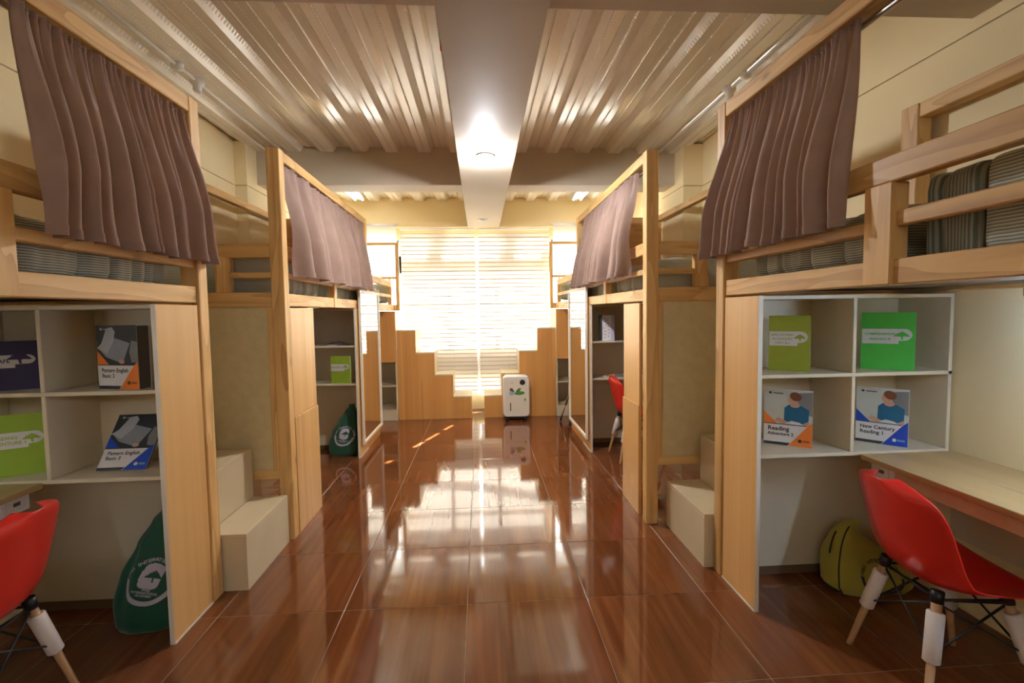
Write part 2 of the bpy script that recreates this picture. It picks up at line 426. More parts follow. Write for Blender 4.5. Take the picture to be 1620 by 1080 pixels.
# window wall: solid parts around the openings
g = G()
def wbox(x0, x1, z0, z1, mi=0): g.box(x0, x1, YB, YB + .18, z0, z1, c=0, mi=mi)
wbox(XL - .15, XR + .15, 2.52, 3.126)
wbox(XL - .15, XR + .15, -.02, .22); wbox(XL - .15, -2.15, .22, 2.52); wbox(2.10, XR + .15, .22, 2.52)
wbox(-2.15, -1.17, .22, 1.2); wbox(1.07, 2.10, .22, 1.2)
wbox(-1.17, 1.07, .46, .96, 1); wbox(-1.17, 1.07, 2.03, 2.28, 1)
for x in (-.605, .455): wbox(x - .075, x + .075, 2.28, 2.52, 1)
for x in (-1.17, 1.01): wbox(x, x + .06, .22, 2.52, 1)
struct(g.build('wall_back', [M['wall'], M['frame_white']]))
struct(bx('trim_1', 'wall', None, -1.2, 1.1, YB - .085, YB, 2.69, 2.75))
def window(n, x0, x1, z0, z1, cols, rows=(), Y=YB + .06):
    fr = G(); t = .035
    fr.box(x0, x1, Y, Y + .05, z0, z0 + t).box(x0, x1, Y, Y + .05, z1 - t, z1).box(x0, x0 + t, Y, Y + .05, z0, z1).box(x1 - t, x1, Y, Y + .05, z0, z1)
    o = struct(fr.build('window_%d' % n, M['frame_white']))
    xs = [x0 + t] + [c for c in cols] + [x1 - t]
    for c in cols: bx('mullion', 'frame_white', o, c - .022, c + .022, Y, Y + .05, z0 + t, z1 - t)
    for r in rows: bx('transom', 'frame_white', o, x0 + t, x1 - t, Y + .004, Y + .046, r - .018, r + .018)
    for i in range(len(xs) - 1): bx('pane', 'glass', o, xs[i] + .022, xs[i + 1] - .022, Y + .022, Y + .027, z0 + t, z1 - t, c=0)
    return o
window(1, -1.11, 1.01, .96, 2.03, (-.40, .30), (1.72,))
window(2, -1.11, -.68, 2.28, 2.52, ()); window(3, -.53, .38, 2.28, 2.52, ()); window(4, .53, 1.01, 2.28, 2.52, ())
window(5, -1.11, 1.01, .22, .46, (-.05,))
window(6, -2.15, -1.17, 1.2, 2.52, (-1.66,), (2.38,)); window(7, 1.07, 2.10, 1.2, 2.52, (1.58,), (2.38,))
# outdoors: terrace, a sloping stair rail whose shade falls on the blinds
struct(bx('terrace', 'concrete', None, -6, 6, YB + .2, 14, -.4, -.05, c=0))
t = thing('stair_handrail', 'sloping dark steel rail outside the window behind the blinds', 'handrail', (0, 8.1, 0))
G().tube([(-1.4, 8.05, 1.80), (-.35, 8.05, 1.86), (.3, 8.05, 1.92), (1.5, 8.05, 2.17)], .055, 10).build('rail_bar', M['outdoor'], t)
for x, z in ((-1.38, 1.79), (1.45, 2.15)): G().tube([(x, 8.05, -.05), (x, 8.05, z)], .02, 8).build('post', M['outdoor'], t)
# wall behind the camera: unseen, with a high window strip added for fill light
g = G()
def rbox(x0, x1, z0, z1): g.box(x0, x1, YF - .15, YF, z0, z1, c=0)
rbox(XL - .15, XR + .15, 2.7, 3.126); rbox(XL - .15, XR + .15, -.02, 2.3); rbox(XL - .15, -2.0, 2.3, 2.7); rbox(2.0, XR + .15, 2.3, 2.7)
struct(g.build('wall_front', M['wall']))
window(8, -2.0, 2.0, 2.3, 2.7, (-.9, 0, .9), (), YF - .11)

# ================================================================== BLINDS
def striped_blind(x0, x1, label, top):
    y = 7.245
    t = thing('window_blind', label, 'blind', ((x0 + x1) / 2, y, .25))
    bx('headrail', 'blind', t, x0, x1, y - .03, y + .03, top - .035, top)
    n = int((top - .06 - .25) / .0605)
    proto = None
    for k in range(n):
        z = .265 + k * .0605
        if proto is None:
            proto = G().box(x0 + .004, x1 - .004, y - .0006, y + .0006, -.023, .023, c=0).box(x0 + .004, x1 - .004, y - .0007, y + .0007, .023, .033, c=0, mi=1).box(x0 + .004, x1 - .004, y - .0007, y + .0007, -.033, -.023, c=0, mi=1)
            o = proto.build('blind_slat', [M['blind'], M['blind_edge']], None); o.parent = t
            o.data.transform(Matrix.Translation((-(x0 + x1) / 2, -y, 0))); base = o
        else:
            o = base.copy(); COL.objects.link(o); o.parent = t
        o.location = (0, (k % 2) * .006, z - .25); o.rotation_euler = (math.radians(random.uniform(1, 5)), 0, 0)
    bx('bottom_rail', 'blind', t, x0, x1, y - .009, y + .012, .215, .237)
    for x in (x0 + .42, x1 - .34): G().tube([(x, y - .011, .23), (x, y - .011, top - .03)], .0016, 5).build('cord', M['edge'], t)
    return t
striped_blind(-1.135, -.052, 'left striped woven blind behind the left staircase, sunlit', 2.675)
striped_blind(-.018, 1.03, 'right striped woven blind behind the right staircase, sunlit', 2.675)
def roller(x0, x1, label):
    y = 7.255
    t = thing('roller_blind', label, 'blind', ((x0 + x1) / 2, y, 1.3))
    bx('cassette', 'chrome', t, x0, x1, y - .035, y + .03, 2.70, 2.735)
    G().grid(lambda u, v: (x0 + .03 + (x1 - x0 - .06) * u, y + .004 * math.sin(v * 6), 1.32 + 1.38 * v), 6, 20).build('cloth', M['roller'], t)
    bx('bottom_bar', 'white', t, x0 + .03, x1 - .03, y - .008, y + .008, 1.30, 1.325)
roller(-2.14, -1.16, 'plain white roller blind glowing over the left bunk'); roller(1.06, 2.09, 'plain white roller blind glowing over the right bunk')

# ================================================================== FURNITURE
SIDE = {-1: 'left', 1: 'right'}
def post(bed, name, s, a, b, y0, y1, z0, z1): return bx(name, 'pine_z', bed, s * a, s * b, y0, y1, z0, z1, c=.004)
def railY(bed, name, s, a, b, y0, y1, z0, z1): return bx(name, 'pine_y', bed, s * a, s * b, y0, y1, z0, z1, c=.004)
def railX(bed, name, s, a, b, y0, y1, z0, z1): return bx(name, 'pine_x', bed, s * a, s * b, y0, y1, z0, z1, c=.004)

def near_bed(s, f):
    w = abs(XR if s > 0 else XL) - .02
    t = thing('loft_bed', 'near %s pine loft bed with curtain rail, guard rails and desk underneath' % SIDE[s], 'bed', (s * (f + .45), 1.4, 0))
    post(t, 'post', s, f, f + .085, 2.50, 2.58, 0, 2.50)
    post(t, 'post', s, f, f + .085, .30, .38, 0, 2.50)
    post(t, 'guard_post', s, f, f + .06, 1.455, 1.565, 1.512, 1.83)
    railY(t, 'curtain_rail', s, f + .002, f + .078, .38, 2.50, 2.425, 2.498)
    railY(t, 'side_beam', s, f + .012, f + .06, .38, 2.50, 1.513, 1.592)
    railY(t, 'middle_rail', s, f + .016, f + .052, 1.565, 2.50, 1.683, 1.725)
    railY(t, 'middle_rail', s, f + .016, f + .052, .38, 1.455, 1.693, 1.74)
    railY(t, 'top_guard_rail', s, f + .004, f + .05, .38, 2.50, 1.83, 1.912)
    railY(t, 'wall_beam', s, w - .05, w, .38, 2.55, 1.513, 1.592)
    railX(t, 'end_beam', s, f + .085, w - .05, 2.52, 2.57, 1.513, 1.592)
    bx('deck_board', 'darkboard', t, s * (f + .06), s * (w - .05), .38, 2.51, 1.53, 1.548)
    if s > 0:
        post(t, 'wall_post', s, w - .075, w, 2.34, 2.44, 1.592, 2.44); railY(t, 'wall_rail', s, w - .07, w - .005, .4, 2.34, 2.37, 2.44)
    G().tube([(s * (f + .052), .40, 2.40), (s * (f + .052), 2.495, 2.40)], .011, 12).build('curtain_rod', M['chrome'], t)
    G().tube([(s * (f + .052), 2.474, 2.40), (s * (f + .052), 2.499, 2.40)], .02, 12).build('rod_socket', M['black'], t)
    return t
near_bed(-1, 1.37); near_bed(1, 1.27)

def mid_bed(s, f):
    w = abs(XR if s > 0 else XL) - (.215 if s > 0 else .125)
    t = thing('loft_bed', 'middle %s pine loft bed with cream end panel facing the camera' % SIDE[s], 'bed', (s * (f + .45), 4.3, 0))
    post(t, 'post', s, f, f + .08, 3.165, 3.245, 0, 2.478)
    post(t, 'post', s, f, f + .07, 5.43, 5.50, 1.5, 2.478)
    post(t, 'guard_post', s, f + .005, f + .06, 4.24, 4.315, 1.503, 1.81)
    railY(t, 'curtain_rail', s, f + .002, f + .075, 3.245, 5.43, 2.412, 2.476)
    railY(t, 'side_beam', s, f + .012, f + .06, 3.245, 5.43, 1.503, 1.585)
    railY(t, 'middle_rail', s, f + .016, f + .052, 3.245, 5.43, 1.68, 1.72)
    railY(t, 'top_guard_rail', s, f + .006, f + .05, 3.245, 5.43, 1.81, 1.892)
    # end facing the camera
    railX(t, 'end_top_rail', s, f + .08, f + .42, 3.168, 3.215, 1.806, 1.892)
    post(t, 'end_post', s, f + .325, f + .42, 3.168, 3.215, 1.592, 1.806)
    railX(t, 'end_middle_rail', s, f + .08, f + .325, 3.172, 3.21, 1.68, 1.716)
    railX(t, 'end_beam', s, f + .08, w, 3.166, 3.22, 1.50, 1.592)
    bx('end_panel', 'fill', t, s * (f + .115), s * w, 3.185, 3.197, .455, 1.502)
    post(t, 'panel_stile', s, f + .078, f + .118, 3.176, 3.205, .40, 1.502)
    railX(t, 'bottom_rail', s, f + .08, w, 3.172, 3.212, .402, .458)
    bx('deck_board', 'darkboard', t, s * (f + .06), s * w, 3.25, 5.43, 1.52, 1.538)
    railY(t, 'wall_rail', s, w - .06, w, 3.2, 5.44, 2.425, 2.485)
    post(t, 'wall_post', s, w - .06, w, 3.22, 3.28, 1.592, 2.425)
    # far end board
    bx('end_board', 'headboard', t, s * (f + .07), s * (w - .10), 5.45, 5.472, 1.54, 2.475)
    post(t, 'board_stile', s, w - .10, w, 5.445, 5.485, 1.54, 2.49)
    G().tube([(s * (f + .052), 3.247, 2.388), (s * (f + .052), 5.428, 2.388)], .011, 12).build('curtain_rod', M['chrome'], t)
    return t
mid_bed(-1, 1.22); mid_bed(1, 1.09)

def far_bed(s, f):
    w = abs(XR if s > 0 else XL) - .02
    t = thing('loft_bed', 'far %s pine loft bed by the window above the stairs' % SIDE[s], 'bed', (s * (f + .45), 6.3, 0))
    railY(t, 'top_guard_rail', s, f, f + .045, 5.51, 6.88, 1.812, 1.89)
    railY(t, 'middle_rail', s, f + .006, f + .04, 5.51, 6.88, 1.665, 1.705)
    railY(t, 'side_beam', s, f + .006, f + .055, 5.51, 7.10, 1.485, 1.57)
    post(t, 'guard_post', s, f, f + .05, 6.88, 6.93, 1.485, 1.892)
    post(t, 'frame_post', s, f - .075, f - .03, 7.10, 7.145, 1.485, 2.45)
    railX(t, 'frame_top_rail', s, f - .03, w - .05, 7.10, 7.145, 2.41, 2.45)
    railX(t, 'frame_low_rail', s, f - .03, w - .05, 7.105, 7.14, 1.935, 1.97)
    for k in range(6): post(t, 'baluster', s, f + .05 + k * .16, f + .075 + k * .16, 7.11, 7.135, 1.57, 1.935)
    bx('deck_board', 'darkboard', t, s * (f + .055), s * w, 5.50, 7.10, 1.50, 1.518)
    railX(t, 'end_beam', s, f - .03, w, 7.10, 7.145, 1.485, 1.57)
    post(t, 'far_post', s, w - .05, w, 7.10, 7.145, 0, 2.45)
far_bed(-1, 1.222); far_bed(1, 1.092)

# ---- shelf units under the beds (open front towards the camera)
def shelf_unit(label, s, xi, xo, y0, y1, divs, pan_w, pan_t=.02):
    t = thing('shelf_unit', label, 'shelf', (s * (xi + xo) / 2, (y0 + y1) / 2, 0))
    bx('side_panel', M['lam'], t, s * xi, s * (xi + pan_t), y0, y0 + pan_w, 0, 1.502)
    bx('panel_edge', 'edge', t, s * xi, s * (xi + pan_t), y0 - .002, y0, 0, 1.502, c=0)
    bx('plinth_strip', 'edge', t, s * (xi - .004), s * xi, y0, y0 + pan_w, 0.001, .012, c=.001)
    a = xi + pan_t
    for z in (.737, 1.116, 1.484): bx('shelf_board', 'mel', t, s * a, s * xo, y0 + .012, y1 - .012, z, z + .018)
    for d in divs:
        bx('divider', 'mel', t, s * (d - .009), s * (d + .009), y0 + .012, y1 - .012, .755, 1.116); bx('divider', 'mel', t, s * (d - .009), s * (d + .009), y0 + .012, y1 - .012, 1.134, 1.484)
    bx('outer_side', 'mel', t, s * (xo - .018), s * xo, y0 + .012, y1 - .012, .755, 1.484)
    bx('back_panel', 'mel', t, s * a, s * xo, y1 - .012, y1, 0.05, 1.502)
    bx('back_plinth', 'darkboard', t, s * a, s * xo, y1 - .006, y1 + .002, 0, .05)
    return t
shelf_unit('near left cream shelf unit holding the navy book', -1, 1.375, 2.285, 2.178, 2.497, (1.862,), .31)
shelf_unit('near right cream shelf unit with four compartments of books', 1, 1.275, 2.243, 2.178, 2.497, (1.752,), .31)

# middle beds: closing panel, shelf unit and tall mirror panel
for s, f, py0, sy in ((-1, 1.225, 3.262, 4.945), (1, 1.095, 3.335, 4.875)):
    t = thing('closing_panel', '%s honey laminate panel under the middle bed next to its post' % SIDE[s], 'panel', (s * f, py0, 0))
    bx('panel_board', M['lam'], t, s * (f + .002), s * (f + .02), py0, 3.70, .78, 1.492); bx('lower_board', M['lam'], t, s * (f - .004), s * (f + .02), py0, 3.715, 0, .778)
    bx('edge_strip', 'edge', t, s * (f + .002), s * (f + .02), 3.70, 3.703, .78, 1.492, c=0)
    su = shelf_unit('middle %s narrow shelf unit beside the mirror' % SIDE[s], s, f + .005, f + (.62 if s < 0 else .66), sy, sy + .36, (), .36)
    t = thing('mirror_panel', '%s tall mirror in a pale frame on a laminate panel' % SIDE[s], 'mirror', (s * f, 5.4, 0))
    bx('panel_board', M['lam_far'], t, s * (f + .006), s * (f + .024), sy + .362, 5.93, 0, 1.482)
    y0, y1, z0, z1 = sy + .06, 5.925, .115, 1.69
    xa, xb = s * (f - .030), s * (f - .006)
    for (b0, b1, c0, c1, nm) in ((y0, y1, z0, z0 + .028, 'frame_bottom'), (y0, y1, z1 - .028, z1, 'frame_top'), (y0, y0 + .028, z0 + .028, z1 - .028, 'frame_side'), (y1 - .028, y1, z0 + .028, z1 - .028, 'frame_side')):
        bx(nm, 'edge', t, xa, xb, b0, b1, c0, c1)
    bx('mirror_glass', 'mirror', t, s * (f - .018), s * (f - .010), y0 + .026, y1 - .026, z0 + .026, z1 - .026, c=0)

# ---- steps between the beds
for s, xs in ((-1, (1.248, 1.457, 1.70, 1.95)), (1, (1.222, 1.452, 1.70, 1.95))):
    t = thing('step_block', '%s cream box steps between the near and middle beds' % SIDE[s], 'stairs', (s * 1.6, 2.87, 0))
    for k in range(4):
        a, b = xs[k], (xs[k + 1] if k < 3 else 2.2)
        z = .305 * (k + 1)
        bx('tread', 'step', t, s * a, s * b, 2.592, 3.145, z - .018, z)
        bx('riser', 'step', t, s * a, s * (a + .018), 2.592, 3.145, (0 if k == 0 else z - .305), z - .018, c=.001)
        bx('side_board', 'step', t, s * (a + .018), s * b, 2.592, 2.61, 0, z - .018, c=.001)

# ---- far stairs
for s, xs in ((-1, (.143, .387, .633, .88, 1.13)), (1, (.032, .272, .520, .772, 1.022))):
    t = thing('staircase', '%s orange laminate storage staircase climbing to the far bed' % SIDE[s], 'stairs', (s * .6, 6.9, 0))
    poly = [(xs[0], 0)]
    for k in range(4): poly += [(xs[k], .305 * (k + 1) - .018), (xs[k + 1], .305 * (k + 1) - .018)]
    poly.append((xs[4], 0))
    G().prism(poly, lambda a, b, d: (s * a, d, b), 6.68, 6.70).build('front_panel', M['lam_far'], t)
    for k in range(4):
        z = .305 * (k + 1)
        bx('tread', 'step', t, s * xs[k], s * xs[k + 1], 6.678, 7.2, z - .018, z, c=.001); bx('riser', 'step', t, s * (xs[k] + .001), s * (xs[k] + .016), 6.70, 7.2, z - .305, z - .018, c=.001)
    x0 = xs[4] + .004
    t = thing('cabinet', '%s far orange cabinet with a door over two open shelves' % SIDE[s], 'cabinet', (s * (x0 + .25), 6.9, 0))
    bx('side_board', 'mel', t, s * x0, s * (x0 + .018), 6.64, 7.2, .03, 1.478); bx('side_board', 'mel', t, s * (x0 + .5), s * (x0 + .518), 6.64, 7.2, .03, 1.478)
    bx('back_board', 'mel', t, s * (x0 + .018), s * (x0 + .5), 7.18, 7.195, .03, 1.478)
    for z in (.13, .462, .79, 1.46): bx('shelf_board', 'mel', t, s * (x0 + .018), s * (x0 + .5), 6.645, 7.18, z, z + .018)
    bx('kick_board', 'mel', t, s * x0, s * (x0 + .518), 6.65, 6.668, 0, .13); bx('door', M['lam_far'], t, s * (x0 + .001), s * (x0 + .517), 6.62, 6.638, .795, 1.478)

# ---- desks along the walls
for s, a in ((-1, 1.885), (1, 1.79)):
    w = abs(XR if s > 0 else XL) - .003
    t = thing('desk', '%s wall desk with wooden top meeting the near shelf unit' % SIDE[s], 'desk', (s * 2.05, 1.3, 0))
    bx('desk_top', 'desktop', t, s * a, s * w, .42, 2.186, .722, .746)
    bx('apron', 'fill', t, s * (a + .055), s * (a + .073), .42, 2.05, .645, .722); bx('leg_panel', 'mel', t, s * (a + .05), s * w, .42, .44, 0, .722)
    bx('back_board', 'mel', t, s * (w - .018), s * w, .44, 2.17, .34, .72)
    o = bx('socket_box', 'white', t, s * (a + .05), s * (a + .073), 2.05, 2.178, .642, .722)
    bx('socket_plate', 'edge', o, s * (a + .046), s * (a + .05), 2.075, 2.155, .655, .71); bx('socket_slot', 'greycover', o, s * (a + .0445), s * (a + .046), 2.10, 2.13, .675, .69, c=0)
    # batten lamp under the bunk (lights the desk)
    lx = w - .27
    t = thing('desk_lamp', '%s cool tube lamp under the near bunk over the desk' % SIDE[s], 'lamp', (s * lx, 1.2, 1.48))
    bx('lamp_housing', 'white', t, s * (lx - .03), s * (lx + .03), .75, 1.66, 1.475, 1.512); G().tube([(s * lx, .78, 1.462), (s * lx, 1.63, 1.462)], .013, 10).build('tube', M['tube_lit' if s > 0 else 'tube_dim'], t)

# ================================================================== SOFT GOODS
def soft(name, mat, label, cat, x0, x1, y0, y1, z0, z1, seams=(), amp=.016, group=None, seed=0, sq=5.0):
    sg = 1 if x1 > x0 else -1
    x0 += sg * .026; x1 -= sg * .02; z0 += .016
    cx, cy = (x0 + x1) / 2, (y0 + y1) / 2
    hx, hz, L = abs(x1 - x0) / 2, (z1 - z0) / 2, y1 - y0
    def fn(u, v):
        a = 2 * PI * u; y = y0 + L * v
        e = 2 / sq
        ca, sa = math.cos(a), math.sin(a)
        px = hx * math.copysign(abs(ca) ** e, ca); pz = hz * math.copysign(abs(sa) ** e, sa)
        d = min(v * L, (1 - v) * L); k = 1.0
        rr_ = .05 if sq < 6 else .025
        if d < rr_: k = 1 - .2 * rr_ / .05 + .2 * rr_ / .05 * math.sqrt(max(0, 1 - (1 - d / rr_) ** 2))
        q = 0
        for sy in seams: q += math.exp(-((y - sy) / .012) ** 2)
        k *= 1 - min(.11, .11 * q)
        k *= 1 + .012 * math.sin(y * 61 + 3 * math.sin(y * 17 + seed)) * (1 if sq < 6 else .4)
        n = mnoise.noise(Vector((px * 6 + seed, y * 9, pz * 9))) * amp
        return (cx + px * k + math.copysign(n, px), y, (z0 + z1) / 2 + pz * k + n * .6)
    g = G(); nu, nv = 48, max(16, int(L / .018))
    g.grid(fn, nu, nv, closed_u=True, flip=True)
    for j in (0, nv - 1):
        l = [j * nu + i for i in range(nu)]
        g.f.append(tuple(l if j == 0 else l[::-1])); g.mi.append(0); g.sm.append(True)
    return tag(g.build(name, M[mat]), label, cat, group)
QG = 'striped quilts on the bunks'
soft('quilt', 'quilt_h', 'grey-green striped quilt on near left bed below the curtain', 'quilt', -1.44, -2.2, 1.60, 2.44, 1.552, 1.80, (1.66, 1.93, 2.08, 2.2, 2.29, 2.36), group=QG, seed=1)
soft('quilt', 'quilt_h', 'grey-green striped quilt at left edge of near left bed', 'quilt', -1.45, -2.2, .6, 1.56, 1.552, 1.84, (.9, 1.2), group=QG, seed=2)
soft('quilt', 'quilt_h', 'grey-green striped quilt on near right bed below the curtain', 'quilt', 1.34, 2.15, 1.57, 2.40, 1.552, 1.80, (1.64, 1.80, 1.98, 2.16, 2.30), group=QG, seed=3)
soft('folded_quilt', 'quilt_v', 'folded quilt with upright stripes behind near right guard rail', 'quilt', 1.345, 1.95, 1.285, 1.453, 1.552, 1.85, (1.40,), .010, QG, 4, 9.0)
soft('quilt', 'quilt_h', 'quilt with lengthwise stripes at right edge of near right bed', 'quilt', 1.345, 2.1, .5, 1.278, 1.552, 1.858, (), .006, QG, 5, 9.0)
soft('quilt', 'quilt_h', 'light striped quilt at near end of middle left bed', 'quilt', -1.282, -2.1, 3.27, 4.12, 1.542, 1.83, (3.5, 3.75, 3.95), group=QG, seed=6)
soft('quilt', 'quilt_p', 'plain-lined quilt at far end of middle left bed', 'quilt', -1.285, -2.1, 4.16, 5.40, 1.542, 1.74, (4.5, 4.9), group=QG, seed=7)
soft('quilt', 'quilt_h', 'light striped quilt at near end of middle right bed', 'quilt', 1.152, 1.98, 3.27, 4.20, 1.542, 1.80, (3.5, 3.8, 4.05), group=QG, seed=8)
soft('quilt', 'quilt_p', 'plain-lined quilt at far end of middle right bed', 'quilt', 1.155, 1.98, 4.33, 5.40, 1.542, 1.72, (4.6, 4.9), group=QG, seed=9)
soft('quilt', 'quilt_h', 'striped quilt on far left bed by the window', 'quilt', -1.275, -2.2, 5.55, 6.55, 1.522, 1.80, (5.9, 6.2), group=QG, seed=10)
soft('folded_quilt', 'quilt_p', 'folded quilt bulging at the window end of far left bed', 'quilt', -1.215, -2.0, 6.945, 7.08, 1.575, 1.86, (), group=QG, seed=11)
soft('quilt', 'quilt_h', 'striped quilt on far right bed by the window', 'quilt', 1.165, 2.1, 5.55, 6.55, 1.522, 1.80, (5.9, 6.2), group=QG, seed=12)
soft('folded_quilt', 'quilt_p', 'folded quilt bulging at the window end of far right bed', 'quilt', 1.105, 2.0, 6.945, 7.08, 1.575, 1.86, (), group=QG, seed=13)

def curtain(label, s, f, yt0, yt1, yb0, yb1, zt, zb, folds, seed, flare=.03, amp=1.0):
    rnd = random.Random(seed)
    # fold positions in [0,1], uneven
    ks = [0.0]
    for i in range(folds): ks.append(ks[-1] + rnd.uniform(.55, 1.5))
    ks = [k / ks[-1] for k in ks]; am = [rnd.uniform(.6, 1.35) for _ in ks]
    lean = [rnd.uniform(-.02, .02) for _ in ks]
    def fold(u, v):
        for i in range(folds):
            if ks[i] <= u <= ks[i + 1]:
                q = (u - ks[i]) / (ks[i + 1] - ks[i]); w = .5 - .5 * math.cos(2 * PI * q)
                w = w ** (.75)
                return w * am[i]
        return 0
    def fn(u, v):                    # v: 0 top, 1 bottom
        y = (yt0 + (yt1 - yt0) * u) * (1 - v) + (yb0 + (yb1 - yb0) * u) * v
        sag = .006 * math.sin(u * 23 + seed)
        a = (.014 + .046 * min(1, v * 1.5)) * amp
        fine = .010 * math.sin(u * folds * 2.6 * 2 * PI + seed) * max(0, 1 - v * 2.6)
        y += .012 * math.sin(7 * v + seed + 9 * u) * v
        off = a * (fold(u + .010 * math.sin(5 * v + seed), v)) + fine + flare * max(0, v - .55)
        z = zt + (zb - zt) * v + sag * v * .8 + .006 * mnoise.noise(Vector((u * 8, v * 2, seed)))
        vv = min(1, v / .62); base = .030 - .036 * vv * vv * (3 - 2 * vv)
        return (s * (f + base - off), y, z)
    g = G(); nu, nv = folds * 14 + 1, 36
    g.grid(fn, nu, nv, flip=(s > 0))
    o = tag(g.build('curtain', M['curtain']), label, 'curtain', 'mauve bed curtains')
    # doubled hem
    def hem(u, v):
        p = fn(u, .955 + .045 * v); return (p[0] - s * .0025, p[1], p[2])
    G().grid(hem, nu, 4).build('hem', M['curtain'], o)
    def head(u, v):
        p = fn(u, .03 * v); return (p[0] - s * .003, p[1], p[2])
    G().grid(head, nu, 3).build('heading_tape', M['curtain'], o)
    return o
curtain('near left mauve brown curtain with broad folds', -1, 1.368, 1.625, 2.493, 1.615, 2.60, 2.412, 1.705, 12, 3)
curtain('near right mauve brown curtain with narrow folds and plain end', 1, 1.268, 1.615, 2.475, 1.605, 2.64, 2.412, 1.715, 12, 8)
curtain('middle left mauve curtain drawn across the bunk', -1, 1.218, 3.27, 5.415, 3.27, 5.47, 2.40, 1.695, 9, 5, .03, 1.5)
curtain('middle right mauve curtain drawn aside on its rod', 1, 1.088, 3.43, 5.10, 3.43, 5.49, 2.402, 1.695, 13, 11, .03, 1.35)

# ================================================================== CHAIRS
def chair(label, loc, rz):
    t = thing('shell_chair', label, 'chair', loc, rz, 'red shell chairs at the desks')
    # +x is forward (towards the desk)
    prof = [(.225, .432), (.205, .447), (.12, .438), (.02, .425), (-.08, .425), (-.145, .447), (-.185, .505), (-.208, .59), (-.232, .69), (-.252, .757), (-.262, .80)]
    half = [.17, .205, .232, .238, .236, .232, .230, .228, .220, .180, .05]
    curl = [.0, .012, .032, .05, .062, .074, .076, .070, .062, .054, .048]
    def at(lst, v):
        x = v * (len(lst) - 1); i = min(int(x), len(lst) - 2); q = x - i
        def cr(a, b, c, d):
            return .5 * ((2 * b) + (-a + c) * q + (2 * a - 5 * b + 4 * c - d) * q * q + (-a + 3 * b - 3 * c + d) * q ** 3)
        g = lambda k: lst[max(0, min(len(lst) - 1, k))]
        a, b, c, d = g(i - 1), g(i), g(i + 1), g(i + 2)
        return tuple(cr(*z) for z in zip(a, b, c, d)) if isinstance(b, tuple) else cr(a, b, c, d)
    def surf(u, v, o=0.0):
        w = 2 * u - 1; x, z = at(prof, v); h = at(half, v); c = at(curl, v)
        p2, p0 = at(prof, min(1, v + .01)), at(prof, max(0, v - .01))
        d = Vector((p2[0] - p0[0], 0, p2[1] - p0[1])).normalized(); n = Vector((d.z, 0, -d.x))   # towards the sitter = -n of seat
        if n.z < 0 or (abs(n.z) < .2 and n.x < 0): n = -n
        e = abs(w) ** 2.4 * c
        return Vector((x, w * h, z)) + n * (e + o)
    g = G(); nu, nv = 25, 45
    g.grid(lambda u, v: surf(u, v, .0), nu, nv, flip=True); g.grid(lambda u, v: surf(u, v, -.006), nu, nv)
    N = nu * nv
    rim = [i for i in range(nu)] + [j * nu + nu - 1 for j in range(1, nv)] + [(nv - 1) * nu + i for i in range(nu - 2, -1, -1)] + [j * nu for j in range(nv - 2, 0, -1)]
    for i in range(len(rim)):
        a, b = rim[i], rim[(i + 1) % len(rim)]
        g.f.append((a, b, N + b, N + a)); g.mi.append(0); g.sm.append(True)
    g.build('shell', M['red'], t, True)
    for sx_, sy in ((1, 1), (1, -1), (-1, 1), (-1, -1)):
        top = Vector((sx_ * .115 - .01, sy * .125, .418)); bot = Vector((sx_ * .215, sy * .205, 0))
        lg = G().tube([bot, bot.lerp(top, .05), top], [.0105, .0115, .017], 12).build('leg', M['dowel'], t, True)
        G().tube([bot.lerp(top, .46), bot.lerp(top, .47), bot.lerp(top, .85), bot.lerp(top, .86)], [.021, .0265, .0275, .022], 14).build('leg_sleeve', M['sleeve'], lg, True)
        G().tube([bot.lerp(top, .93) + Vector((0, 0, .0)), top + Vector((0, 0, .012))], [.021, .021], 10).build('leg_bracket', M['black'], lg, True)
    g = G()
    def P_(sx_, sy, q): return Vector((sx_ * .215, sy * .205, 0)).lerp(Vector((sx_ * .115 - .01, sy * .125, .418)), q)
    for (a, b) in (((1, 1), (-1, 1)), ((1, -1), (-1, -1)), ((1, 1), (1, -1)), ((-1, 1), (-1, -1))):
        g.tube([P_(*a, .52), P_(*b, .93)], .0042, 6); g.tube([P_(*a, .93), P_(*b, .52)], .0042, 6)
        g.tube([P_(*a, .95), P_(*b, .95)], .005, 6)
    g.build('wire_brace', M['wire'], t, True)
    return t
chair('near left red shell chair cut by the picture edge', (-1.775, 1.70, 0), PI + math.radians(8))
chair('near right red shell chair with white leg sleeves at the desk', (1.748, 1.705, 0), math.radians(-6))
chair('farther red shell chair half hidden behind the right laminate panel', (1.50, 4.66, 0), 0)

# ================================================================== BOOKS
TREE = [(-.5, .0), (-.44, .10), (-.33, .17), (-.30, .26), (-.2, .27), (-.12, .38), (-.07, .33), (.0, .44), (.12, .36), (.26, .28), (.37, .16), (.5, .02), (.40, -.02), (.2, .01), (.09, .0), (.07, -.12), (.10, -.25), (-.02, -.25), (-.03, -.12), (-.06, -.01), (-.25, .0)]
def flat(name, polys, mat, parent, e):
    """flat print at depth -e in front of the cover; polys are lists of (x, z)"""
    g = G()
    for p in polys:
        area = sum(p[i][0] * p[(i + 1) % len(p)][1] - p[(i + 1) % len(p)][0] * p[i][1] for i in range(len(p)))
        if area < 0: p = p[::-1]
        g.prism(p, lambda a, b, d: (a, d, b), -e + .0002, -e)
    # prism caps: orientation is not critical for opaque print
    return g.build(name, M[mat] if isinstance(mat, str) else mat, parent, True)
def letters(lines, mat, parent, e, align='LEFT'):
    g = G()
    for txt, x, z, size in lines:
        vs, fs = text_geo(txt, size, align)
        g.add([(x + a, -e, z + b) for a, b in vs], fs)
    return g.build('cover_lettering', M[mat], parent, True)
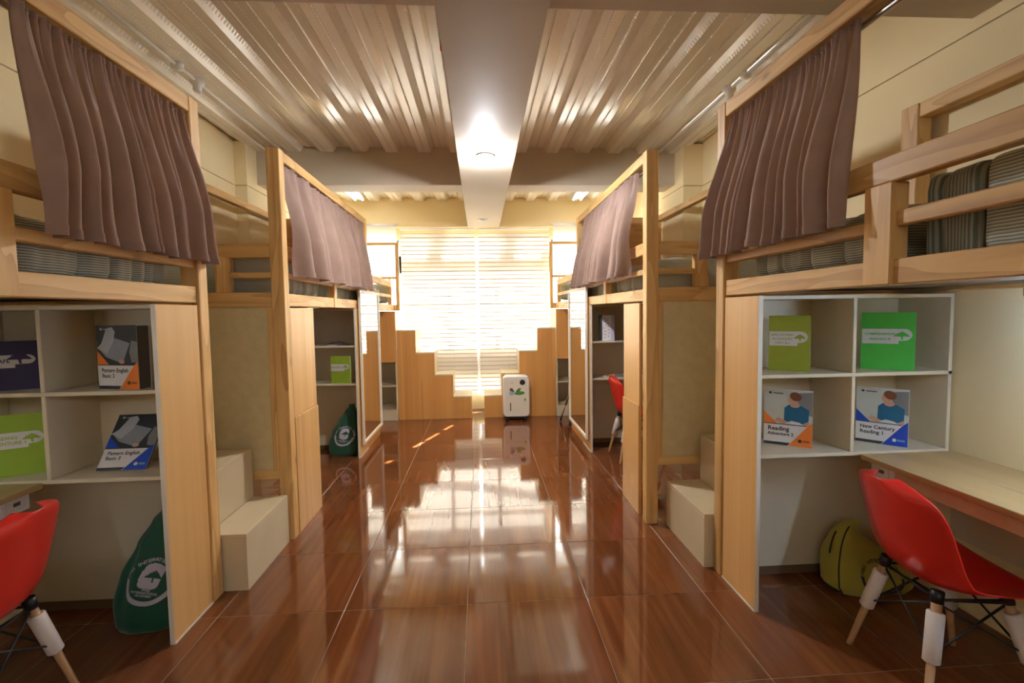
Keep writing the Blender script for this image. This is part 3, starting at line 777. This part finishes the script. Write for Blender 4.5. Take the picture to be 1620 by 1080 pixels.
def ell(cx, cz, rx, rz, n=18, a0=0, a1=2 * PI, rot=0):
    c, s_ = math.cos(rot), math.sin(rot); o = []
    for k in range(n + 1 if a1 - a0 < 6.2 else n):
        t = a0 + (a1 - a0) * k / n; x, z = rx * math.cos(t), rz * math.sin(t)
        o.append((cx + c * x - s_ * z, cz + s_ * x + c * z))
    return o
def book(label, root, ang, w, h, th, cover, tilt=0, group=None, pages='paper', side=None):
    t = thing('book', label, 'book', root, ang, group)
    if tilt: t.rotation_euler = (math.radians(-tilt), 0, ang)
    G().box(0, w, 0, .0016, 0, h, c=.0004).box(0, w, th - .0016, th, 0, h, c=.0004).box(0, .0022, .0016, th - .0016, 0, h, c=.0004).build('cover', M[cover], t, True)
    pg = G().box(.0026, w - .003, .0018, th - .0018, .003, h - .003, c=.0003).build('pages', M[side or pages], t, True)
    return t
def band_book(label, root, ang, w, h, th, cover, lines, band='bandwhite', align='CENTER', **kw):
    t = book(label, root, ang, w, h, th, cover, **kw)
    z0, z1 = h * .455, h * .715
    xr = w * .945; r = (z1 - z0) * .42
    poly = [(.003, z1), (.003, z0), (w * .70, z0), (w * .70, z0 + .015), (w * .73, z0 + .015)] + [(w * .76, z0 + .016)] + ell(xr - r, z0 + .016 + r, r, r, 6, -PI / 2, 0) + ell(xr - r, z1 - r, r, r, 8, 0, PI / 2)
    flat('title_band', [poly], band, t, .0006)
    k = w * .30; tx, tz = w * .755, z0 + .036
    flat('tree_logo', [[(tx + a * k, tz + b * k * .9) for a, b in TREE]], cover, t, .0011)
    if lines: letters([(a, w * b, z0 + (z1 - z0) * c, sz) for a, b, c, sz in lines], cover, t, .0011, align)
    return t
# right shelf
BG = 'school books on the shelves'
band_book('green book with shade in its olive cover colour, top left compartment of the right shelf', (1.438, 2.364, 1.1345), math.atan2(-.106, .14), .178, .272, .03, 'olive', [('BASIC PATTERN', .335, .70, .0132), ('IN CATEGORY', .335, .42, .0132), ('TYPE 1 & 2', .335, .14, .0132)], group=BG)
band_book('bright green Comprehensive Reading book in top right compartment', (1.908, 2.345, 1.1345), math.atan2(-.138, .154), .212, .28, .02, 'green', [('COMPREHENSIVE', .355, .58, .0158), ('READING III', .355, .24, .0158)], group=BG)

def series_book(label, root, ang, accent, lines, kind, tilt=0, side='paper', th=.016, big=False):
    w, h = .212, .28
    t = book(label, root, ang, w, h, th, 'printwhite', tilt, BG, side=side)
    zb, zt = h * .37, h * .12       # title panel top and bottom
    flat('photo_ground', [[(0, zb), (w, zb - .0), (w, h), (0, h)]], 'photo_dark' if kind == 'page' else 'photo_pale', t, .0004)
    if kind == 'page':              # picture of an open book with turning page
        flat('photo_page', [[(.0, h * .66), (w * .22, h * .50), (w * .62, h * .40), (w * .82, h * .72), (w * .45, h * .80), (w * .28, h * .62)]], 'photo_page', t, .0007)
        flat('photo_turned_page', [[(.0, h * .64), (w * .12, h * .72), (w * .26, h * .95), (w * .40, h * .97), (w * .47, h * .90), (w * .42, h * .74), (w * .24, h * .55)]], 'photo_page2', t, .001)
        flat('photo_side', [[(w * .84, h * .42), (w, h * .42), (w, h * .74), (w * .86, h * .76), (w * .80, h * .58)]], 'photo_grey', t, .0009)
        flat('photo_finger', [ell(w * .60, h * .43, w * .07, h * .035)], 'skin', t, .0012)
    else:                           # picture of a woman in a blue jumper reading
        flat('photo_background', [[(w * .70, h * .62), (w, h * .55), (w, h * .98), (w * .70, h * .95)]], 'photo_grey', t, .0006)
        flat('photo_jumper', [[(w * .42, h * .42), (w * .43, h * .68), (w * .52, h * .74), (w * .78, h * .73), (w * .93, h * .66), (w * .92, h * .44), (w * .8, h * .38)]], 'teal', t, .0008)
        flat('photo_neck', [ell(w * .645, h * .735, w * .10, h * .045)], 'skin', t, .001)
        flat('photo_face', [ell(w * .60, h * .835, w * .105, h * .085, rot=-.2)], 'skin', t, .0012)
        flat('photo_hair', [ell(w * .655, h * .89, w * .125, h * .075, rot=-.45)], 'hair', t, .0014)
        flat('photo_arm', [[(w * .22, h * .44), (w * .30, h * .50), (w * .50, h * .43), (w * .44, h * .38)]], 'skin', t, .001); flat('photo_arm', [[(w * .72, h * .37), (w * .92, h * .46), (w * .94, h * .40), (w * .86, h * .36)]], 'skin', t, .001)
        flat('photo_open_book', [[(w * .46, h * .41), (w * .58, h * .45), (w * .74, h * .43), (w * .86, h * .37), (w * .62, h * .39)]], 'printwhite', t, .0012)
    flat('corner_wedge', [[(0, zb), (0, h * .60), (w * .30, zb)]], accent, t, .0016); flat('corner_wedge', [[(w * .52, 0), (w, 0), (w, h * .44), (w * .90, zb)]], accent, t, .0016)
    flat('title_panel', [[(0, zb), (0, h * .05), (w * .56, h * .05), (w * .90, zb)]], 'printwhite', t, .0013)
    flat('rule', [[(0, zb), (0, zb + .004), (w * .88, zb + .004), (w * .88, zb)]], 'ink', t, .0018); flat('bottom_bar', [[(0, 0), (0, h * .05), (w * .56, h * .05), (w * .50, 0)]], 'ink', t, .0018)
    letters(lines, 'ink', t, .0019)
    flat('emblem', [ell(w * .755, h * .10, w * .04, h * .03)], 'ink' if accent == 'orange' else 'printwhite', t, .0020)
    flat('emblem_lines', [[(w * .81, z), (w * .95, z), (w * .95, z + .003), (w * .81, z + .003)] for z in (h * .085, h * .105)], 'ink' if accent == 'orange' else 'skyblue', t, .0020)
    flat('publisher_mark', [ell(w * .13, h * .94, w * .032, h * .02), [(w * .19, h * .93), (w * .40, h * .925), (w * .40, h * .94), (w * .19, h * .945)]], 'ink' if kind != 'page' else 'photo_page2', t, .0020)
    return t
series_book('Reading Adventure 2 book with orange corners, lower left compartment', (1.44, 2.397, .7555), math.atan2(-.126, .169), 'orange', [('Reading', .018, .073, .030), ('Adventure 2', .018, .049, .0225)], 'reader')
series_book('New Century Reading 1 book with blue corners, lower right compartment', (1.926, 2.387, .7555), math.atan2(-.16, .141), 'blue', [('New Century', .018, .073, .0255), ('Reading 1', .018, .047, .0255)], 'reader')
series_book('Pattern English Basic 2 book with orange corners, top of left shelf', (-1.690, 2.272, 1.1345), math.atan2(-.05, .19), 'orange', [('Pattern English', .020, .074, .0235), ('Basic 2', .020, .050, .0235)], 'page', 0, 'greycover', .06)
series_book('Pattern English Basic 3 book with blue corners, leaning back', (-1.746, 2.292, .757), 0.02, 'blue', [('Pattern English', .020, .074, .0235), ('Basic 3', .020, .050, .0235)], 'page', 38, 'greycover', .022)
t = band_book('navy blue cafe book in the top left compartment', (-2.225, 2.20, 1.1345), math.atan2(.50, .848), .275, .217, .012, 'navy', [('CAFE', .545, .40, .023)], group=BG)
t = band_book('lime green Reading Adventure 1 book at the picture edge', (-2.147, 2.215, .7555), math.atan2(.5, .866), .21, .272, .016, 'lime', [('READING', .33, .58, .0205), ('ADVENTURE 1', .36, .24, .0205)], group=BG)
band_book('lime green book standing in the middle left shelf unit', (-1.505, 4.99, .7555), math.atan2(-.037, .218), .205, .275, .015, 'lime', [('READING 1', .34, .42, .024)], group=BG)
# white notebook with purple marks in the middle right shelf
t = book('white notebook with purple marks and dark spine, middle right shelf', (1.215, 4.985, 1.1345), math.atan2(-.043, .134), .158, .262, .03, 'lavender', 0, BG, side='lavender')
flat('spine_strip', [[(0, 0), (.035, 0), (.035, .262), (0, .262)]], 'photo_dark', t, .0006)
flat('page_sheet', [[(.035, .002), (.125, .002), (.125, .26), (.035, .26)]], 'bandwhite', t, .0006)
rn = random.Random(5)
flat('marks', [ell(.05 + .02 * rn.random() + .035 * (k % 2), .03 + .0165 * k, .007, .005, 8) for k in range(13)], 'purple', t, .0010)
# loose booklets
def booklet(label, x, y, z, ang, w, d, cols, peak=0.0):
    t = thing('booklet', label, 'booklet', (x, y, z), ang)
    def leaf(sgn, c, nm, dz):
        def fn(u, v):
            a = u * w / 2
            return (sgn * a, (v - .5) * d, dz + .003 + peak * (1 - u) ** 1.5)
        g = G(); g.grid(fn, 8, 4, flip=sgn < 0); g.grid(lambda u, v: Vector(fn(u, v)) - Vector((0, 0, .0025)), 8, 4, flip=sgn > 0)
        g.build(nm, M[c], t, True)
    leaf(-1, cols[0], 'leaf', 0); leaf(1, cols[1], 'leaf', .0)
    G().box(-w * .2, w * .12, -d * .5 - .0005, -d * .5 + .02, .001, .006, c=.0005).build('fold', M['bandwhite'], t, True)
    return t
booklet('open booklet lying on the upper middle left shelf', -1.47, 5.08, 1.1345, -.1, .30, .17, ('purple', 'greycover'), .032)
booklet('open magazine lying on the lower middle right shelf', 1.275, 5.02, .7555, .12, .22, .20, ('bandwhite', 'photo_page2'), .006)
booklet('magazine with orange print behind the red chair', 1.40, 5.06, .7625, -.2, .18, .16, ('orange', 'photo_page'), .004)

# ================================================================== BAGS
def draw_bag(label, loc, rz, H, a, b, lean, mat, logo):
    """drawstring backpack: +x right, -y is the printed face"""
    t = thing('drawstring_bag', label, 'bag', loc, rz, 'drawstring bags on the floor')
    def prof(h): # half width, half depth at relative height
        w = [(0, .86), (.06, .98), (.2, 1.0), (.45, .86), (.7, .60), (.88, .34), (.96, .17), (1, .20)]
        for i in range(len(w) - 1):
            if w[i][0] <= h <= w[i + 1][0]:
                q = (h - w[i][0]) / (w[i + 1][0] - w[i][0]); q = q * q * (3 - 2 * q); return w[i][1] + (w[i + 1][1] - w[i][1]) * q
        return w[-1][1]
    def S(th, h, e=0.0):
        k = prof(h); rx, ry = a * k + e, b * (k ** .8) + e
        ca, sa = math.cos(th), math.sin(th)
        x = rx * math.copysign(abs(ca) ** .8, ca); y = ry * math.copysign(abs(sa) ** .8, sa)
        fo = .007 * math.sin(th * 7 + h * 4) * min(1, h * 2.0) * min(1, (1 - h) * 8 + .3) + .012 * mnoise.noise(Vector((ca * 2, sa * 2, h * 3 + loc[0])))
        q = 1 + fo / max(rx, .03)
        return Vector((x * q + lean * h ** 1.6, y * q, h * H))
    g = G(); nu, nv = 56, 40
    g.grid(lambda u, v: S(2 * PI * u, v), nu, nv, closed_u=True)
    g.f.append(tuple(range(nu - 1, -1, -1))); g.mi.append(0); g.sm.append(False)
    g.f.append(tuple((nv - 1) * nu + i for i in range(nu))); g.mi.append(0); g.sm.append(False)
    g.build('bag_body', M[mat], t, True)
    # cords
    for sgn in (-1, 1):
        pts = [S(PI / 2 - sgn * (.3 + 1.0 * (1 - q)), .04 + .9 * q, .008) for q in [i / 12 for i in range(13)]]
        G().tube(pts, .004, 6).build('drawstring', M['black'], t, True)
    # print mapped on the face: plane coords (p right, q up) around height hc
    def onface(p, q):
        h = logo['h'] + q / H; h = max(.02, min(.97, h)); k = prof(h) * a
        c = max(-.98, min(.98, (p + logo.get('dx', 0)) / k)); th = -math.acos(math.copysign(abs(c) ** 1.25, c))
        return S(th, h, .0035)
    R = logo['r']; rot = logo.get('rot', 0); cr, sr = math.cos(rot), math.sin(rot)
    def put(name, polys=None, texts=None, m=logo['mat']):
        g = G()
        for vs, fs in (polys or []): g.add([onface(cr * x - sr * y, sr * x + cr * y) for x, y in vs], fs)
        return g.build(name, M[m], t, True)
    # thick U under the emblem
    arcs = []; n = 22
    vs = []; fs = []
    for i in range(n + 1):
        an = PI * 1.02 + (PI * .96) * i / n
        for rr in (R, R * .80): vs.append((rr * math.cos(an), rr * math.sin(an)))
    fs = [(2 * i, 2 * i + 2, 2 * i + 3, 2 * i + 1) for i in range(n)]
    put('logo_arc', [(vs, fs)])
    # emblem: rounded shield split in strips so that it bends with the cloth
    strips = []
    def inside(x, y): # rounded slab
        X, Y = abs(x + R * .02) / (R * .42), abs(y - R * .24) / (R * .52)
        if X > 1 or Y > 1 or (X ** 4 + Y ** 4) > 1: return False
        tx, ty = (x - R * .06) / (R * .72), (y - R * .18) / (R * .72)   # tree cut out
        c = False
        for i in range(len(TREE)):
            (x1, y1), (x2, y2) = TREE[i], TREE[i - 1]
            if (y1 > ty) != (y2 > ty) and tx < (x2 - x1) * (ty - y1) / (y2 - y1) + x1: c = not c
        return not c
    st = R * .035; vs = []; fs = []
    m_ = int(R * 1.1 / st)
    for i in range(-m_, m_):
        for j in range(-m_, m_):
            x, y = i * st, j * st
            if inside(x + st / 2, y + st / 2):
                b_ = len(vs); vs += [(x, y), (x + st, y), (x + st, y + st), (x, y + st)]; fs.append((b_, b_ + 1, b_ + 2, b_ + 3))
    put('logo_emblem', [(vs, fs)])
    # lettering: arc of words above, three lines below the emblem
    ps = []
    word = 'PINES INTERNATIONAL ACADEMY'; size = R * .20
    for i, ch in enumerate(word):
        if ch == ' ': continue
        an = PI * .98 - PI * .96 * i / (len(word) - 1)
        vs, fs = text_geo(ch, size, 'CENTER'); c_, s_ = math.cos(an - PI / 2), math.sin(an - PI / 2)
        ps.append(([(R * .86 * math.cos(an) + c_ * x - s_ * y, R * .86 * math.sin(an) + s_ * x + c_ * y) for x, y in vs], fs))
    for txt, yy in (('PINES', -.38), ('INTERNATIONAL', -.50), ('ACADEMY', -.62)):
        vs, fs = text_geo(txt, R * .135, 'CENTER'); ps.append(([(x, y + R * yy) for x, y in vs], fs))
    put('logo_lettering', ps)
    return t
draw_bag('near left dark green drawstring bag with white school emblem', (-1.575, 2.345, 0), .10, .57, .155, .085, .10, 'bag_green', dict(h=.42, r=.105, rot=-.28, mat='logo', dx=.012))
draw_bag('middle left dark green drawstring bag beside the mirror', (-1.425, 5.10, 0), .10, .52, .165, .085, .09, 'bag_green', dict(h=.40, r=.10, rot=-.15, mat='logo', dx=-.01))
# slumped yellow bag
t = thing('sports_bag', 'slumped olive yellow bag with black piping under the right desk', 'bag', (1.97, 2.34, 0))
def YS(th, h, e=0.0):
    top = .36 - .16 * max(0, min(1, (math.cos(th) * .5 + .5))) ** 1.2
    ca, sa = math.cos(th), math.sin(th)
    k = math.sqrt(max(0, 1 - max(0, (h - .12) / .88) ** 2.2)) if h > .12 else (.86 + .14 * (h / .12))
    rx, ry = .225 * k + e, .115 * k + e
    n = .02 * mnoise.noise(Vector((ca * 2.2, sa * 2.2, h * 3)))
    return Vector((rx * math.copysign(abs(ca) ** .75, ca) * (1 + n * 2) - .05 * h * h, ry * math.copysign(abs(sa) ** .75, sa) * (1 + n * 3), top * h + n * h))
g = G(); g.grid(lambda u, v: YS(2 * PI * u, v), 60, 34, closed_u=True)
g.f.append(tuple(range(59, -1, -1))); g.mi.append(0); g.sm.append(False); g.build('bag_body', M['bag_yellow'], t, True)
G().tube([YS(PI * 1.17, h / 16, .002) for h in range(0, 16)], .0035, 6).build('piping', M['black'], t, True)
G().tube([YS(PI * (.85 + .33 * i / 12), .04, .003) for i in range(13)], .006, 6).build('bottom_trim', M['black'], t, True)
G().tube([YS(PI * 1.02, .55 + h / 40, .003) for h in range(0, 12)], .004, 6).build('edge_trim', M['black'], t, True)
g = G()
word = 'PINES INTERNATIONAL'
for i, ch in enumerate(word):
    if ch == ' ': continue
    an = PI * 1.0 - PI * .9 * i / (len(word) - 1); vs, fs = text_geo(ch, .021, 'CENTER'); c_, s_ = math.cos(an - PI / 2), math.sin(an - PI / 2)
    pv = []
    for x, y in vs:
        q = (.075 * math.cos(an) + c_ * x - s_ * y, .075 * math.sin(an) + s_ * x + c_ * y)
        pv.append(YS(-PI / 2 + (q[0] + .005) / .2, max(.03, min(.95, (.10 + q[1]) / .28)), .004))
    g.add(pv, fs)
g.build('logo_lettering', M['ink'], t, True)
G().tube([YS(-PI / 2 + .075 * math.cos(a) / .2, max(.03, (.10 + .075 * math.sin(a)) / .28), .004) for a in [PI + PI * i / 16 for i in range(17)]], .006, 6).build('logo_arc', M['ink'], t, True)

# ================================================================== AIR COOLER, TRIPOD
t = thing('air_cooler', 'white portable air cooler standing before the right staircase', 'appliance', (.456, 6.50, 0), math.radians(-3))
def rr(w, h, r, n=6):
    o = []
    for cx, cz, a0 in ((w - r, h - r, 0), (-w + r, h - r, PI / 2), (-w + r, -h + r, PI), (w - r, -h + r, 3 * PI / 2)):
        for k in range(n + 1): a = a0 + PI / 2 * k / n; o.append((cx + r * math.cos(a), cz + r * math.sin(a)))
    return o
g = G(); rings = []
for (y, k) in ((.15, .88), (.14, .94), (.10, 1.0), (-.06, 1.0), (-.085, .97), (-.095, .92)):
    b = rr(.178 * k, .272 * (1 - (1 - k) * .6), .055 * k); rings.append([(x, y, .325 + z) for x, z in b])
n = len(rings[0]); vs = [p for r in rings for p in r]
fs = [(j * n + i, (j + 1) * n + i, (j + 1) * n + (i + 1) % n, j * n + (i + 1) % n) for j in range(len(rings) - 1) for i in range(n)]
g.add(vs, fs, 0, True); g.f += [tuple(range(n)), tuple(range(len(vs) - 1, len(vs) - 1 - n, -1))]; g.mi += [0, 0]; g.sm += [False, False]
g.build('body', M['white'], t, True)
flat_y = -.0955
def stick(name, polys, m, e=.0006):
    g = G()
    for p in polys: g.prism(p, lambda a, b, d: (a, d, b), flat_y + .001, flat_y - e)
    return g.build(name, M[m], t, True)
stick('front_panel', [[(x * .93, .325 + z * .95) for x, z in rr(.16, .245, .045)]], 'edge', .001)
stick('display', [ell(.085, .515, .036, .036, 24)], 'black', .004)
stick('brand_strip', [[(-.07, .508), (-.035, .508), (-.035, .516), (-.07, .516)]], 'photo_page2', .002)
stick('water_gauge', [[(-.083, .135), (-.068, .135), (-.068, .245), (-.083, .245)]], 'greycover', .003)
stick('leaf_sticker', [ell(.045, .372, .068, .024, 18, rot=.06), ell(.028, .408, .045, .018, 14, rot=.75)], 'leaf', .002)
stick('sticker_text', [[(.005 + i * .014, .368), (.015 + i * .014, .368), (.015 + i * .014, .380), (.005 + i * .014, .380)] for i in range(5)], 'leaf2', .0026)
stick('cup_sticker', [[(-.085, .345), (-.028, .345), (-.02, .392), (-.092, .392)]], 'skyblue', .0018)
stick('flower_sticker', [ell(-.062, .418, .024, .024, 14), ell(-.04, .402, .014, .018, 10)], 'hair', .0024)
stick('small_sticker', [ell(.118, .285, .014, .02, 10)], 'leaf2', .002)
for x in (-.12, .12):
    for y in (-.05, .11): G().box(x - .025, x + .025, y - .025, y + .025, .012, .056, c=.004).tube([(x - .012, y, .014), (x + .012, y, .014)], .014, 10).build('caster', M['black'], t, True)
bx_ = G().box(-.145, .145, -.07, .13, .035, .058, c=.004).build('base', M['black'], t, True)

t = thing('tripod', 'folded camera tripod with black feet behind the right mirror', 'tripod', (1.12, 6.15, 0))
hub = Vector((1.125, 6.12, .44))
for ft in ((1.02, 6.30, .0), (1.085, 5.985, .0), (1.26, 6.22, .0)):
    f0 = Vector(ft); f0.z = .012
    lg = G().tube([f0.lerp(hub, .14), f0.lerp(hub, .55)], .0085, 8).tube([f0.lerp(hub, .52), hub], .0125, 8).build('leg', M['chrome'], t)
    G().tube([f0, f0.lerp(hub, .16)], [.016, .0135], 8).build('foot', M['black'], lg)
G().tube([hub, hub + Vector((0, 0, .15))], [.024, .02], 10).tube([hub + Vector((0, 0, .06)), hub + Vector((.0, -.07, .10))], .008, 8).build('head', M['black'], t)

# ================================================================== CEILING FITTINGS
t = thing('downlight', 'lit cool white downlight bulb in the centre beam', 'lamp', (.06, 3.87, 2.654))
G().lathe([(.066, 0), (.072, -.007), (.068, -.013), (.058, -.011), (.046, -.004)], (.06, 3.87, 2.654), 28).build('trim_ring', M['white'], t)
G().lathe([(.0, -.080), (.012, -.078), (.019, -.068), (.021, -.045), (.021, -.008), (.0, -.006)], (.06, 3.87, 2.654), 20).build('bulb', M['bulb'], t)
G().lathe([(.0215, -.003), (.044, -.003)], (.06, 3.87, 2.654), 24).build('added_glow_disc', M['downlight_disc'], t)  # glowing disc added around the bulb to light downward, off the soffit
t = thing('downlight', 'unlit downlight ring in the centre beam near the blinds', 'lamp', (.057, 6.5, 2.654))
G().lathe([(.062, 0), (.068, -.006), (.060, -.012), (.046, -.008), (.044, 0)], (.057, 6.5, 2.654), 28).build('trim_ring', M['white'], t)
G().lathe([(.0, -.008), (.03, -.006), (.044, -.001)], (.057, 6.5, 2.654), 20).build('downlight_disc', M['photo_grey'], t)
for s, x in ((-1, -1.91), (1, 1.86)):
    t = thing('lamp_holder', 'white ceiling lamp holder on the %s conduit above the near curtain' % SIDE[s], 'lamp', (x, 3.6, ZC))
    G().tube([(x, 2.18, ZC - .014), (x, 5.12, ZC - .014)], .012, 8).build('conduit', M['white'], t)
    G().lathe([(.0, 0), (.045, 0), (.045, -.03), (.03, -.038), (.027, -.075), (.02, -.085), (.0, -.085)], (x, 3.6, ZC), 18).build('socket', M['white'], t)
    G().lathe([(.0, 0), (.036, 0), (.036, -.035), (.0, -.04)], (x + .0, 3.38, ZC), 14).build('junction_cup', M['white'], t)
for s, x in ((-1, -1.64), (1, 1.40)):
    t = thing('batten_light', '%s twin-tube batten at the far ceiling' % SIDE[s], 'lamp', (x, 6.5, ZC))
    bx('housing', 'edge', t, x - .02, x + .02, 5.95, 7.02, ZC - .045, ZC)
    for k in (-1, 1):
        G().grid(lambda u, v: (x + k * (.022 + .075 * u), 5.97 + 1.03 * v, ZC - .012 - .03 * (1 - u)), 5, 2).build('reflector', M['chrome'], t)
        G().tube([(x + k * .05, 5.98, ZC - .05), (x + k * .05, 6.99, ZC - .05)], .013, 10).build('tube', M['tube_far'], t)
# scraps of tape on the beam edge
for k, (y, z, lab) in enumerate(((2.38, 2.69, 'small red and green tape scrap on beam edge near the camera'), (5.03, 2.72, 'tiny orange tape scrap on beam edge by the cross beam'))):
    t = thing('tape_scrap', lab, 'tape', (-.157, y, z))
    G().box(-.164, -.1565, y - .008, y + .018, z - .02, z + .018, c=.002).build('red_strip', M['tapered'], t)
    if k == 0: G().box(-.163, -.1565, y - .02, y - .006, z, z + .022, c=.002).build('green_strip', M['leaf'], t)
